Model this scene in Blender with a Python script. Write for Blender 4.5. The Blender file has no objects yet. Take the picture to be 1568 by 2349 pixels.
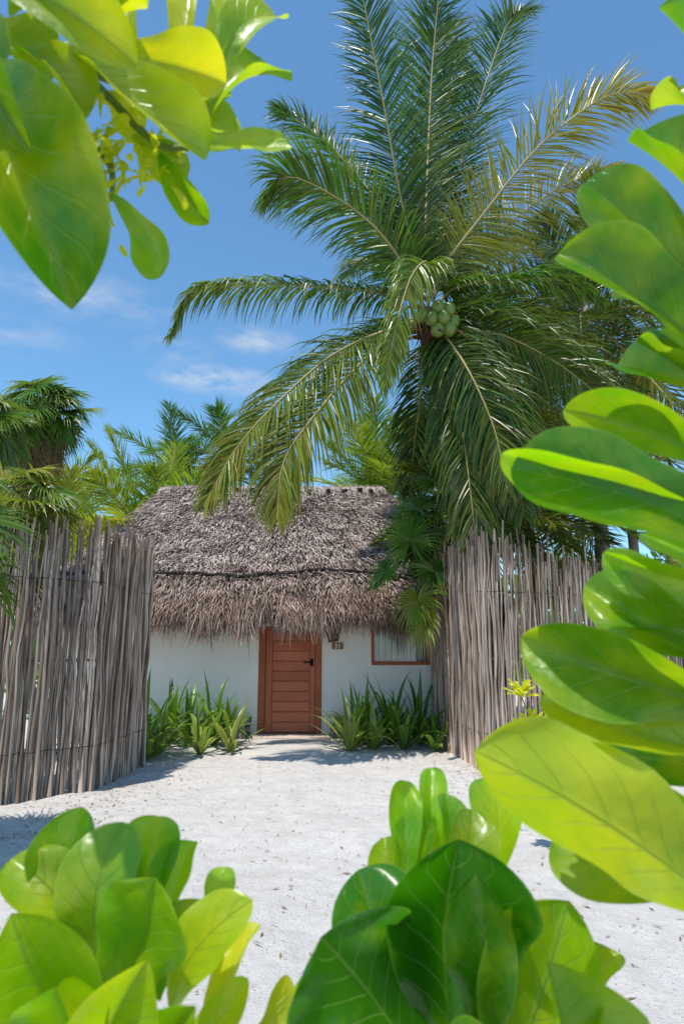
import bpy, math, random
from mathutils import Vector as V, Matrix, noise, Quaternion
from collections import defaultdict
R=random.Random(7)
SC=bpy.context.scene
COL=SC.collection
UP=V((0,0,1))

# ---------------------------------------------------------------- helpers
class MB:
    def __init__(s): s.v=[];s.f=[];s.t=[];s.u=[]
    def add(s,p,t=(.5,0,0),u=(0,0)):
        s.v.append((p[0],p[1],p[2]));s.t.append((t[0],t[1],t[2],1));s.u.append((u[0],u[1],0,1));return len(s.v)-1
    def grid(s,rows,closed=False):
        for a,b in zip(rows[:-1],rows[1:]):
            n=len(a)
            for i in range(n if closed else n-1):
                j=(i+1)%n
                s.f.append((a[i],a[j],b[j],b[i]))
    def build(s,name,mat,parent=None,smooth=True):
        me=bpy.data.meshes.new(name);me.from_pydata(s.v,[],s.f)
        a=me.attributes.new("tint","FLOAT_COLOR","POINT");a.data.foreach_set("color",[c for t in s.t for c in t])
        a=me.attributes.new("luv","FLOAT_COLOR","POINT");a.data.foreach_set("color",[c for t in s.u for c in t])
        if smooth: me.polygons.foreach_set("use_smooth",[True]*len(me.polygons))
        me.materials.append(mat);me.update()
        ob=bpy.data.objects.new(name,me);COL.objects.link(ob)
        if parent: ob.parent=parent;ob.matrix_parent_inverse=parent.matrix_world.inverted()
        return ob
def empty(name,loc,label,cat,group=None):
    e=bpy.data.objects.new(name,None);e.location=loc;e.empty_display_size=.2;COL.objects.link(e)
    e["label"]=label;e["category"]=cat
    if group:e["group"]=group
    bpy.context.view_layer.update()
    return e
def lab(o,label,cat,group=None):
    o["label"]=label;o["category"]=cat
    if group:o["group"]=group
def basis(t):
    t=t.normalized();r=V((1,0,0)) if abs(t.x)<.8 else V((0,1,0))
    a=t.cross(r).normalized();return a,t.cross(a)
def tube(mb,pts,rad,sides=6,tint=(.5,0,0),cap=True,rough=0):
    rows=[];n=len(pts)
    for i,p in enumerate(pts):
        t=(pts[min(i+1,n-1)]-pts[max(i-1,0)]);a,b=basis(t)
        row=[]
        for k in range(sides):
            an=2*math.pi*k/sides;r=rad[i]*(1+R.uniform(-rough,rough))
            row.append(mb.add(p+(a*math.cos(an)+b*math.sin(an))*r,tint,(i/(n-1),k/sides)))
        rows.append(row)
    mb.grid(rows,True)
    if cap:
        mb.f.append(tuple(rows[0]));mb.f.append(tuple(reversed(rows[-1])))
def catmull(P,u):
    n=len(P)-1;x=min(max(u,0),.99999)*n;i=int(x);f=x-i
    p1,p2=P[i],P[i+1];p0=P[i-1] if i>0 else p1*2-p2;p3=P[i+2] if i+2<=n else p2*2-p1
    return .5*((2*p1)+(p2-p0)*f+(2*p0-5*p1+4*p2-p3)*f*f+(3*p1-p0-3*p2+p3)*f**3)
def box(mb,x0,x1,y0,y1,z0,z1,tint=(.5,0,0),bev=0.0,jit=0.0):
    b=bev;idx={}
    for sx in(0,1):
        for sy in(0,1):
            for sz in(0,1):
                X,Y,Z=(x0,x1)[sx],(y0,y1)[sy],(z0,z1)[sz]
                dx,dy,dz=(b,-b)[sx],(b,-b)[sy],(b,-b)[sz]
                j=lambda:R.uniform(-jit,jit)
                idx[sx,sy,sz,0]=mb.add((X,Y+dy+j(),Z+dz+j()),tint)
                idx[sx,sy,sz,1]=mb.add((X+dx+j(),Y,Z+dz+j()),tint)
                idx[sx,sy,sz,2]=mb.add((X+dx+j(),Y+dy+j(),Z),tint)
    F=mb.f
    for s in(0,1):
        F.append([idx[s,0,0,0],idx[s,1,0,0],idx[s,1,1,0],idx[s,0,1,0]][::1 if s else -1])
        F.append([idx[0,s,0,1],idx[1,s,0,1],idx[1,s,1,1],idx[0,s,1,1]][::-1 if s else 1])
        F.append([idx[0,0,s,2],idx[1,0,s,2],idx[1,1,s,2],idx[0,1,s,2]][::1 if s else -1])
    if b>0:
        for p in(0,1):
            for q in(0,1):
                F.append([idx[p,q,0,0],idx[p,q,1,0],idx[p,q,1,1],idx[p,q,0,1]])
                F.append([idx[p,0,q,0],idx[p,1,q,0],idx[p,1,q,2],idx[p,0,q,2]])
                F.append([idx[0,p,q,1],idx[1,p,q,1],idx[1,p,q,2],idx[0,p,q,2]])
        for a in(0,1):
            for c in(0,1):
                for d in(0,1): F.append([idx[a,c,d,0],idx[a,c,d,1],idx[a,c,d,2]])

# ---------------------------------------------------------------- node material helper
class NT:
    def __init__(s,name):
        s.m=bpy.data.materials.new(name);s.m.use_nodes=True;s.t=s.m.node_tree;s.t.nodes.clear()
        s.out=s.n("ShaderNodeOutputMaterial")
    def n(s,ty,**k):
        x=s.t.nodes.new(ty)
        for a,b in k.items(): setattr(x,a,b)
        return x
    def l(s,a,b): s.t.links.new(a,b)
    def set(s,sock,val):
        if isinstance(val,bpy.types.NodeSocket): s.l(val,sock)
        else:
            if isinstance(val,(tuple,list)) and len(val)==3 and sock.type=='RGBA': val=(*val,1)
            sock.default_value=val
    def math(s,op,a,b=None,c=None,clamp=False):
        x=s.n("ShaderNodeMath",operation=op);x.use_clamp=clamp
        s.set(x.inputs[0],a)
        if b is not None: s.set(x.inputs[1],b)
        if c is not None: s.set(x.inputs[2],c)
        return x.outputs[0]
    def mix(s,f,a,b,mode='MIX'):
        x=s.n("ShaderNodeMix",data_type='RGBA',blend_type=mode)
        s.set(x.inputs[0],f);s.set(x.inputs[6],a);s.set(x.inputs[7],b);return x.outputs[2]
    def noise(s,scale,detail=3,rough=.55,vec=None,dist=0):
        x=s.n("ShaderNodeTexNoise");x.inputs["Scale"].default_value=scale;x.inputs["Detail"].default_value=detail
        x.inputs["Roughness"].default_value=rough;x.inputs["Distortion"].default_value=dist
        if vec: s.l(vec,x.inputs["Vector"])
        return x.outputs["Fac"]
    def obj(s,scale=(1,1,1)):
        c=s.n("ShaderNodeTexCoord");m=s.n("ShaderNodeMapping");m.inputs["Scale"].default_value=scale
        s.l(c.outputs["Object"],m.inputs["Vector"]);return m.outputs[0]
    def rng(s,v,a,b,c=0,d=1):
        x=s.n("ShaderNodeMapRange");s.l(v,x.inputs[0])
        for i,q in enumerate((a,b,c,d)): x.inputs[i+1].default_value=q
        return x.outputs[0]
    def attr(s,name):
        a=s.n("ShaderNodeAttribute");a.attribute_name=name
        p=s.n("ShaderNodeSeparateColor");s.l(a.outputs["Color"],p.inputs[0]);return p.outputs
    def bump(s,h,st,d=.02):
        b=s.n("ShaderNodeBump");b.inputs["Strength"].default_value=st;b.inputs["Distance"].default_value=d
        s.l(h,b.inputs["Height"]);return b.outputs[0]
    def bsdf(s,col,rough=.8,spec=.3,normal=None,**k):
        b=s.n("ShaderNodeBsdfPrincipled");s.set(b.inputs["Base Color"],col);s.set(b.inputs["Roughness"],rough)
        b.inputs["Specular IOR Level"].default_value=spec
        for a,v in k.items(): s.set(b.inputs[a],v)
        if normal: s.l(normal,b.inputs["Normal"])
        return b.outputs[0]
    def done(s,sh): s.l(sh,s.out.inputs[0]);return s.m

def mat_leaf():          # broad glossy shrub leaf
    m=NT("shrub_leaf");t=m.attr("tint");u=m.attr("luv")
    co=m.obj()
    n1=m.noise(16,3,.6,co);n2=m.noise(120,3,.6,co);n3=m.noise(38,3,.6,co)
    ax=m.math('ABSOLUTE',m.math('SUBTRACT',u[1],.5))
    mid=m.rng(ax,.0,.018,1,0);rim=m.rng(ax,.47,.5,0,.6)
    w=m.math('SINE',m.math('ADD',m.math('MULTIPLY',m.math('SUBTRACT',u[0],m.math('MULTIPLY',ax,.7)),44),m.math('MULTIPLY',n1,5)))
    vein=m.math('MULTIPLY',m.rng(w,.9,1.0,0,.5),m.rng(ax,.1,.45,1,0.1))
    y=m.math('ADD',t[1],m.math('ADD',m.math('MULTIPLY',m.math('SUBTRACT',n1,.47),1.2),m.math('MULTIPLY',m.math('SUBTRACT',n3,.5),.5)),clamp=True)
    g=m.mix(t[0],(.022,.110,.005),(.130,.33,.008))
    base=m.mix(y,g,(.50,.50,.012))
    lines=m.math('MAXIMUM',m.math('ADD',mid,vein,clamp=True),rim)
    base=m.mix(m.math('MULTIPLY',lines,.45),base,(.42,.54,.12))
    base=m.mix(m.rng(n2,.66,.74,0,.4),base,(.22,.17,.04))
    bh=m.math('ADD',m.math('MULTIPLY',m.math('ADD',mid,vein),-.9),m.math('ADD',m.math('MULTIPLY',n1,1.8),m.math('MULTIPLY',n3,.6)))
    nm=m.bump(bh,.6,.005)
    b=m.bsdf(base,.34,.5,nm,**{"Coat Weight":.25,"Coat Roughness":.2})
    tr=m.n("ShaderNodeBsdfTranslucent")
    m.set(tr.inputs[0],m.mix(y,m.mix(m.math('MULTIPLY',lines,.35),m.mix(t[0],(.08,.38,.0),(.42,.84,.0)),(.55,.8,.1)),(1.0,.92,.01)))
    x=m.n("ShaderNodeMixShader");x.inputs[0].default_value=.45;m.l(b,x.inputs[1]);m.l(tr.outputs[0],x.inputs[2])
    return m.done(x.outputs[0])
def mat_frond(name,green,green2,yellow,trans,tf=.3,rough=.34):
    m=NT(name);t=m.attr("tint");u=m.attr("luv")
    g=m.mix(t[0],green,green2)
    base=m.mix(t[1],g,yellow)
    base=m.mix(m.rng(u[0],.86,1.0,0,.6),base,(.30,.20,.07))
    b=m.bsdf(base,rough,.45)
    tr=m.n("ShaderNodeBsdfTranslucent");m.set(tr.inputs[0],m.mix(t[1],m.mix(t[0],tuple(q*.5 for q in trans),trans),(.75,.52,.03)))
    x=m.n("ShaderNodeMixShader");x.inputs[0].default_value=tf;m.l(b,x.inputs[1]);m.l(tr.outputs[0],x.inputs[2])
    return m.done(x.outputs[0])
def mat_wood(name,c1,c2,scale=(60,60,3),bump=.5,rough=.8):
    m=NT(name);t=m.attr("tint");co=m.obj(scale)
    n=m.noise(1,4,.6,co);n2=m.noise(2.3,2,.5,m.obj())
    c=m.mix(m.math('ADD',m.math('MULTIPLY',n,.7),m.math('MULTIPLY',m.math('SUBTRACT',t[0],.35),.9),clamp=True),c1,c2)
    c=m.mix(m.math('MULTIPLY',m.rng(n2,.35,.7),.3),c,tuple(q*.5 for q in c1))
    return m.done(m.bsdf(c,rough,.25,m.bump(n,bump,.01)))
def mat_plain(name,c,rough=.6,spec=.3,**k):
    m=NT(name);n=m.noise(25,4,.6,m.obj());
    c=m.mix(m.rng(n,.3,.7),tuple(q*.8 for q in c),c)
    return m.done(m.bsdf(c,rough,spec,m.bump(n,.15,.005),**k))
def mat_thatch():
    m=NT("palm_thatch");t=m.attr("tint");n=m.noise(1.7,4,.6,m.obj())
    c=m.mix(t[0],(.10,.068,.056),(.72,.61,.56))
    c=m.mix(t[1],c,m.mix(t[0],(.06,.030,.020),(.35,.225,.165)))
    c=m.mix(m.rng(n,.45,.75,0,.3),c,(.14,.09,.07))
    return m.done(m.bsdf(c,.7,.3))
def mat_ground():
    m=NT("white_sand");co=m.obj()
    n1=m.noise(.6,4,.6,co);n2=m.noise(7,6,.7,co);n3=m.noise(160,3,.7,co);n4=m.noise(55,2,.5,co);n5=m.noise(2.2,4,.6,co)
    c=m.mix(m.rng(n1,.3,.7),(.66,.62,.58),(.74,.70,.66))
    c=m.mix(m.rng(n2,.35,.6,.45,0),c,(.50,.465,.43))
    c=m.mix(m.rng(n5,.48,.7,0,.35),c,(.56,.515,.47))
    sp=m.math('MULTIPLY',m.rng(n4,.64,.69),m.rng(n2,.42,.6))
    c=m.mix(m.math('MULTIPLY',sp,.75),c,(.18,.14,.11))
    c=m.mix(m.rng(n3,.3,.5,.35,0),c,(.40,.365,.33))
    h=m.math('ADD',m.math('MULTIPLY',n2,1.3),m.math('ADD',m.math('MULTIPLY',n3,.35),m.math('ADD',m.math('MULTIPLY',n4,.35),m.math('MULTIPLY',n5,1.5))))
    return m.done(m.bsdf(c,.95,.1,m.bump(h,.8,.052)))
def mat_stucco():
    m=NT("white_stucco");co=m.obj();n=m.noise(2.2,4,.6,co);n2=m.noise(45,4,.6,co)
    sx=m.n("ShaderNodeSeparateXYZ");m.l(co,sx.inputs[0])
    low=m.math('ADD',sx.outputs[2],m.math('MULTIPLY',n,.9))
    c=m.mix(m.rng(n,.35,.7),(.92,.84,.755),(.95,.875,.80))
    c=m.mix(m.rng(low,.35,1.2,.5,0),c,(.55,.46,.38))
    st=m.noise(1,4,.6,m.obj((9,9,.7)))
    c=m.mix(m.rng(st,.55,.8,0,.22),c,(.62,.54,.45))
    return m.done(m.bsdf(c,.85,.2,m.bump(m.math('ADD',n2,m.math('MULTIPLY',n,3)),.3,.01)))

M_LEAF=mat_leaf()
M_FROND=mat_frond("coconut_frond",(.012,.050,.007),(.07,.175,.018),(.42,.30,.02),(.16,.42,.01))
M_FRONDB=mat_frond("young_palm_frond",(.04,.14,.012),(.15,.31,.022),(.46,.40,.03),(.36,.66,.02),.36)
M_FAN=mat_frond("fan_palm_leaf",(.022,.08,.010),(.10,.23,.025),(.42,.34,.04),(.20,.46,.02),.28)
M_STRAP=mat_frond("strap_leaf",(.024,.10,.010),(.12,.27,.025),(.50,.49,.15),(.25,.52,.03),.32)
M_RACH=mat_plain("frond_stalk",(.34,.27,.11),.5)
M_DEAD=mat_frond("dry_palm_leaf",(.15,.10,.05),(.32,.23,.13),(.35,.24,.1),(.3,.2,.08),.2,.8)
M_TRUNK=mat_wood("palm_bark",(.13,.10,.08),(.30,.25,.20),(5,5,22),.9)
M_STICK=mat_wood("weathered_stick",(.15,.098,.068),(.62,.49,.395),(45,45,2.5),.6)
M_STEM=mat_plain("green_stem",(.16,.22,.05),.5)
M_THATCH=mat_thatch()
M_DOOR=mat_wood("cedar_door_wood",(.46,.115,.05),(.66,.20,.10),(3,40,40),.25,.5)
M_FRAME=mat_wood("cedar_frame_wood",(.36,.085,.035),(.54,.145,.065),(40,40,3),.25,.5)
M_WALL=mat_stucco()
M_GROUND=mat_ground()
M_BLACK=mat_plain("black_iron",(.02,.02,.022),.4,.5,Metallic=.6)
M_ROPE=mat_plain("dark_rope",(.02,.016,.015),.9)
M_STONE=mat_plain("rough_limestone",(.30,.26,.21),.9)
M_CONC=mat_plain("pinkish_concrete",(.62,.49,.40),.9)
M_PATH=mat_plain("pale_paving",(.56,.52,.48),.95)
M_WHITE=mat_plain("sign_white",(.8,.78,.72),.6)
M_PLATE=mat_plain("sign_brown_wood",(.34,.14,.06),.6)
M_NUT=mat_plain("green_coconut",(.14,.20,.03),.35,.5)
M_SPATHE=mat_wood("dry_palm_husk",(.07,.035,.02),(.26,.12,.055),(20,20,4),.6)
def mat_weave():
    m=NT("woven_lamp_fibre");c=m.n("ShaderNodeTexChecker");c.inputs["Scale"].default_value=45;m.l(m.obj(),c.inputs[0])
    col=m.mix(c.outputs[1],(.10,.055,.03),(.30,.20,.12));return m.done(m.bsdf(col,.8,.2,m.bump(c.outputs[1],.8,.01)))
M_WEAVE=mat_weave()
def mat_curtain():
    m=NT("white_curtain");w=m.n("ShaderNodeTexWave");w.inputs["Scale"].default_value=5;w.inputs["Distortion"].default_value=1.5
    m.l(m.obj((1,1,.1)),w.inputs[0]);c=m.mix(w.outputs[1],(.55,.53,.53),(.9,.88,.86));return m.done(m.bsdf(c,.8,.1,m.bump(w.outputs[1],.6,.05)))
M_CURT=mat_curtain()
def mat_glass():
    m=NT("window_glass");g=m.n("ShaderNodeBsdfGlossy");g.inputs["Roughness"].default_value=.03
    t=m.n("ShaderNodeBsdfTransparent");t.inputs[0].default_value=(.85,.85,.87,1);x=m.n("ShaderNodeMixShader");x.inputs[0].default_value=.1
    m.l(t.outputs[0],x.inputs[1]);m.l(g.outputs[0],x.inputs[2]);return m.done(x.outputs[0])
M_GLASS=mat_glass()

# ---------------------------------------------------------------- ground
foot=[]
for i in range(420):
    foot.append((R.uniform(-3.2,2.4),R.uniform(2.5,11.8),R.uniform(0,3.14),R.uniform(.6,1.2)))
def gz(x,y):
    z=0
    if abs(x)<14 and -8<y<22:
        z=.035*noise.noise(V((x*.8,y*.8,0)))+.025*noise.noise(V((x*2.7,y*2.7,4)))+.010*noise.noise(V((x*7,y*7,2)))
        if y>12.6: z*=.3
        z-=.02
    return z
mb=MB();rows=[];N=260
def warp(t,near,far): return near*t+(far-near)*abs(t)**7*(1 if t>0 else -1)
cells=defaultdict(list)
for f in foot: cells[int(f[0]*2),int(f[1]*2)].append(f)
for j in range(N+1):
    y=6.5+warp(j/N*2-1,8,400);row=[]
    for i in range(N+1):
        x=warp(i/N*2-1,8,400);z=gz(x,y)
        if abs(x)<4 and 2<y<12.5:
            ci,cj=int(x*2),int(y*2)
            for a in(-1,0,1):
                for b in(-1,0,1):
                    for fx,fy,fa,fs in cells[ci+a,cj+b]:
                        dx,dy=x-fx,y-fy;c,s=math.cos(fa),math.sin(fa);p,q=(c*dx+s*dy)/(.15*fs),(-s*dx+c*dy)/(.07*fs)
                        d=p*p+q*q
                        if d<4: z+=-.018*math.exp(-d*1.5)+.008*math.exp(-(d-1.6)**2*2)
        row.append(mb.add((x,y,z)))
    rows.append(row)
mb.grid(rows)
g=mb.build("ground",M_GROUND);g["kind"]="structure"
mb=MB();rows=[]
for j in range(26):
    y=11.5+1.85*j/25;row=[]
    for i in range(24):
        e=.12*noise.noise(V((y*1.3,i,3)))
        x=-1.75+1.5*i/23+(e if i in(0,23) else 0)
        edge=min(i,23-i,j)/2;row.append(mb.add((x,y,-.035+.05*min(1,edge)+.008*noise.noise(V((x*3,y*3,0))))))
    rows.append(row)
mb.grid(rows);p=mb.build("path",M_PATH);p["kind"]="structure"

mb=MB()
for i in range(2400):
    if R.random()<.5: x=R.uniform(-3.6,2.6);y=R.uniform(2.0,11.5)
    elif R.random()<.5: x=-2.8+R.gauss(0,.35);y=R.uniform(6.5,11)
    else: x=1.8+R.gauss(0,.4);y=R.uniform(8.5,12)
    z=gz(x,y)+.006
    a=R.uniform(0,6.3);l=R.uniform(.008,.045);w=R.uniform(.002,.010);c,s=math.cos(a),math.sin(a)
    q=[mb.add((x+c*dx-s*dy,y+s*dx+c*dy,z+h),(R.random(),R.random()*.3,0)) for dx,dy,h in((-l,0,0),(0,-w,.004),(l,0,.006),(0,w,.004))]
    mb.f.append(q)
o=mb.build("leaf_litter",M_DEAD);o["kind"]="stuff"

# ---------------------------------------------------------------- house
H=empty("thatched_house",(-1.5,16.5,0),"white stucco bungalow with shaggy grey palm-thatch roof and wooden door","house")
WY=13.9
mb=MB()
def wallquad(x0,x1,z0,z1):
    nx=max(2,int((x1-x0)/.12));nz=max(2,int((z1-z0)/.12));rr=[]
    for j in range(nz+1):
        r=[]
        for i in range(nx+1):
            x=x0+(x1-x0)*i/nx;z=z0+(z1-z0)*j/nz
            r.append(mb.add((x,WY+.012*noise.noise(V((x*1.5,z*1.5,0))),z)))
        rr.append(r)
    mb.grid(rr)
wallquad(-5.6,-1.653,-.1,2.7);wallquad(-1.653,-.405,2.1,2.7);wallquad(-.405,.583,-.1,2.7)
wallquad(.583,1.75,-.1,1.35);wallquad(.583,1.75,2.3,2.7);wallquad(1.75,2.9,-.1,2.7)
def reveal(x0,x1,z0,z1,d=.22):
    for a,b in(((x0,z0),(x0,z1)),((x0,z1),(x1,z1)),((x1,z1),(x1,z0)),((x1,z0),(x0,z0))):
        q=[mb.add((a[0],WY,a[1])),mb.add((b[0],WY,b[1])),mb.add((b[0],WY+d,b[1])),mb.add((a[0],WY+d,a[1]))];mb.f.append(q)
reveal(-1.653,-.405,.04,2.1);reveal(.583,1.75,1.35,2.3)
for a,b in(((-5.6,WY),(-5.6,19)),((-5.6,19),(2.9,19)),((2.9,19),(2.9,WY))):
    mb.f.append([mb.add((*a,-.1)),mb.add((*b,-.1)),mb.add((*b,2.7)),mb.add((*a,2.7))])
mb.f.append([mb.add(c) for c in((-5.6,14.5,2.69),(2.9,14.5,2.69),(2.9,19,2.69),(-5.6,19,2.69))])
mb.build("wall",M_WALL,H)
D=MB();box(D,-1.52,-.53,WY+.05,WY+.10,.06,2.03,(.1,0,0))
x0,x1=-1.515,-.535
box(D,x0,x0+.13,WY+.022,WY+.05,.06,2.03,(.5,0,0),.006)
box(D,x1-.10,x1,WY+.022,WY+.05,.06,2.03,(.55,0,0),.006)
nb=10
for i in range(nb):
    z0=.07+i*(1.95/nb);box(D,x0+.134,x1-.104,WY+.028,WY+.05,z0,z0+1.95/nb-.014,(R.uniform(.2,.85),0,0),.008)
door=D.build("door",M_DOOR,H,False)
mb=MB();box(mb,-1.653,-1.52,WY-.03,WY+.14,.04,2.1,(.4,0,0),.008);box(mb,-.528,-.405,WY-.03,WY+.14,.04,2.1,(.6,0,0),.008);box(mb,-1.52,-.528,WY-.028,WY+.14,2.035,2.1,(.5,0,0),.008)
mb.build("door_frame",M_FRAME,door,False)
mb=MB();tube(mb,[V((-.60,WY+.025,1.40)),V((-.60,WY-.045,1.40))],[.014,.014],10);tube(mb,[V((-.59,WY-.045,1.40)),V((-.68,WY-.05,1.402)),V((-.755,WY-.045,1.395))],[.016,.014,.012],8)
box(mb,-.63,-.57,WY+.012,WY+.022,1.33,1.47,(.5,0,0),.004);mb.build("door_handle",M_BLACK,door)
mb=MB()
box(mb,.583,.64,WY-.03,WY+.06,1.35,2.3,(.4,0,0),.006);box(mb,1.69,1.75,WY-.03,WY+.06,1.35,2.3,(.4,0,0),.006);box(mb,.64,1.69,WY-.03,WY+.06,1.35,1.42,(.5,0,0),.006);box(mb,.64,1.69,WY-.03,WY+.06,2.24,2.3,(.5,0,0),.006)
win=mb.build("window",M_FRAME,H,False)
mb=MB();mb.f.append([mb.add(c) for c in((.64,WY+.03,1.42),(1.69,WY+.03,1.42),(1.69,WY+.03,2.24),(.64,WY+.03,2.24))]);mb.build("window_glass",M_GLASS,win,False)
mb=MB();rows=[]
for j in range(2):
    rows.append([mb.add((.62+1.1*i/60,WY+.12+.02*math.sin(i*.9+.8*math.sin(i*.3)),1.36+.93*j)) for i in range(61)])
mb.grid(rows);mb.build("curtain",M_CURT,win)
mb=MB();box(mb,-1.70,-.22,13.36,13.895,-.05,.045,(.5,0,0),.015);mb.build("doorstep",M_CONC,H,False)
mb=MB();rows=[]
for z,r in((1.80,.10),(1.90,.12),(2.0,.145),(2.12,.17),(2.2,.175)):
    rows.append([mb.add((-.17+r*math.cos(k*math.pi/9),WY-.18+r*.8*math.sin(k*math.pi/9),z+.02*math.cos(k*math.pi/9))) for k in range(18)])
mb.grid(rows,True);mb.f.append(rows[0]);mb.build("wall_lamp_shade",M_WEAVE,H)
mb=MB();box(mb,-.20,.025,WY-.035,WY-.013,1.655,1.785,(.5,0,0),.004);pl=mb.build("house_number_sign",M_PLATE,H,False)
cu=bpy.data.curves.new("digits","FONT");cu.body="31";cu.size=.135;cu.extrude=.003;cu.align_x='CENTER';cu.offset=.003
tmp=bpy.data.objects.new("digits",cu);COL.objects.link(tmp);bpy.context.view_layer.update()
me=bpy.data.meshes.new_from_object(tmp.evaluated_get(bpy.context.evaluated_depsgraph_get()));bpy.data.objects.remove(tmp)
me.transform(Matrix.Translation((-.087,WY-.039,1.672))@Matrix.Rotation(math.pi/2,4,'X'));me.materials.clear();me.materials.append(M_WHITE)
o=bpy.data.objects.new("number_digits",me);COL.objects.link(o);o.parent=pl
def prof(v):
    P=[(0,0,5.53),(.1,.05,5.36),(.45,.40,4.42),(.8,.82,3.22),(.87,.90,2.98),(.95,.975,2.55),(1,1,2.3)]
    for a,b in zip(P[:-1],P[1:]):
        if v<=b[0]:
            f=(v-a[0])/(b[0]-a[0]);return a[1]+(b[1]-a[1])*f,a[2]+(b[2]-a[2])*f
    return 1,2.3
def roofpt(v,s):
    o,z=prof(v)
    xl=-4.2-2.0*o;xr=.85+2.6*o;h=3.3*o+.12
    r=min(.9*o+.1,h*.95)
    if s<.35: p=V((xl+(xr-xl)*s/.35,16.5-h,0))
    elif s<.5: p=V((xr,16.5-h+2*h*(s-.35)/.15,0))
    elif s<.85: p=V((xr-(xr-xl)*(s-.5)/.35,16.5+h,0))
    else: p=V((xl,16.5+h-2*h*(s-.85)/.15,0))
    cxl=max(min(p.x,xr-r),xl+r);cyl=max(min(p.y,16.5+h-r),16.5-h+r)
    d=V((p.x-cxl,p.y-cyl,0))
    if d.length>r: d=d.normalized()*r
    q=V((cxl,cyl,0))+d
    q.z=z+.10*noise.noise(V((q.x*.9,q.y*.9,v*3)))+.06*noise.noise(V((q.x*2.9,q.y*2.9,v*6)))
    return q
mb=MB();rows=[]
for j in range(31):
    v=j/30;rows.append([mb.add(roofpt(v,i/120)+V((0,0,-.05)),(.12,.4 if v<.85 else 1,0)) for i in range(120)])
mb.grid(rows,True);mb.f.append(rows[0][::-1])
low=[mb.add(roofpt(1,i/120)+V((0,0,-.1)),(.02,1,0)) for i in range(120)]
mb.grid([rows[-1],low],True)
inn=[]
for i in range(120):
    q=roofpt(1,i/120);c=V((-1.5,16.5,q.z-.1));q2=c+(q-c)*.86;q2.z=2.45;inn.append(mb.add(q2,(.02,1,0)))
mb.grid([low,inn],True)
def strand(mb,p,d,n,l,w,t0,lift,curl=0):
    s=d.cross(n).normalized()*w
    e=p+d*l+n*lift;mi=p+d*l*.5+n*lift*.7
    tt=(t0[0]*.85,t0[1],0)
    mb.f.append([mb.add(p-s,tt),mb.add(p+s,tt),mb.add(mi+s*.9,t0),mb.add(mi-s*.9,t0)])
    k=len(mb.v);mb.f.append([k-1,k-2,mb.add(e+s*.3,t0),mb.add(e-s*.3,t0)])
def pick_s():
    q=R.random()
    if q<.66: return R.uniform(0,.36)
    if q<.78: return R.uniform(.35,.5)
    if q<.93: return R.uniform(.84,1)
    return R.random()
for i in range(50000):
    v=R.random()**.75*.985;s=pick_s()%1.0
    p=roofpt(v,s);p2=roofpt(min(v+.03,1),s)
    d=(p2-p).normalized();side=(roofpt(v,(s+.004)%1)-p)
    if side.length<1e-5: continue
    side.normalize()
    n=side.cross(d)*-1
    if n.z<0:n=-n
    d=(d+side*R.gauss(0,.4)).normalized()
    clump=noise.noise(V((p.x*2.2,p.y*2,p.z*5)))+.5*noise.noise(V((p.x*7,p.y*7,p.z*7)))
    br=min(1,max(0,.62+.6*clump+R.gauss(0,.32)))
    brown=min(1,max(0,.25+(v-.8)*4+R.gauss(0,.25)))
    strand(mb,p+n*R.uniform(0,.05),d,n,R.uniform(.12,.34),R.uniform(.004,.011),(br,brown,0),R.uniform(.0,.17))
for i in range(22000):
    s=pick_s()%1.0;v=R.uniform(.885,1.0);p=roofpt(v,s)
    cn=V((p.x+1.5,(p.y-16.5)*1.5,0)).normalized()
    cl=noise.noise(V((p.x*2.5,p.y*2.5,9)))+.9*noise.noise(V((p.x*9,p.y*9,2)))
    l=max(.08,.27+.27*cl+abs(R.gauss(0,.13))+(1-v)*1.6)
    d=(V((R.gauss(0,.22),R.gauss(0,.2),-1))+cn*.12).normalized()
    br=min(1,max(0,.42+.5*cl+R.gauss(0,.32)))
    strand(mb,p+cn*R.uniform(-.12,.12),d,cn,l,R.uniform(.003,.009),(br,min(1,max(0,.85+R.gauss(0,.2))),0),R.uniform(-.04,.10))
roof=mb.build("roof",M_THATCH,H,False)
mb=MB()
pts=[roofpt(.845+.008*math.sin(i*.22),.002+.345*i/80)+V((0,-.13,.07+.02*noise.noise(V((i*.3,0,0))))) for i in range(81)]
tube(mb,pts,[.034+.014*noise.noise(V((i,2,0))) for i in range(81)],6);mb.build("roof_rope",M_ROPE,roof)
mb=MB();rows=[]
for i in range(60):
    x=-4.35+5.35*i/59;r=[]
    for k in range(9):
        a=math.pi*(k/8);rr=.26+.03*noise.noise(V((x*3,k,0)));r.append(mb.add((x,16.5-rr*1.2*math.cos(a),5.36+rr*.85*math.sin(a)+.07*noise.noise(V((x*2,0,0)))),(.75+.25*R.random(),.1,0)))
    rows.append(r)
mb.grid(rows)
for i in range(5000):
    x=R.uniform(-4.4,1.0);a=R.uniform(.1,math.pi*.95);p=V((x,16.5-.33*math.cos(a),5.37+.24*math.sin(a)))
    n=V((0,-math.cos(a),math.sin(a)));d=V((R.gauss(0,.6),-math.sin(a)*(1 if a<1.57 else -1)*.5,-.8)).normalized()
    strand(mb,p,d,n,R.uniform(.1,.28),.008,(R.uniform(.4,1),.1,0),R.uniform(.01,.15))
mb.build("ridge_cap",M_THATCH,roof,False)
for i in range(14):
    mb=MB();x=-4.1+i*.37+R.uniform(-.07,.07);z=5.38+R.uniform(-.03,.03);box(mb,x,x+R.uniform(.08,.2),16.04,16.12,z,z+.09,(.3,0,0),.02,.012)
    mb.build("ridge_tie",M_ROPE,roof,False)

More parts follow.
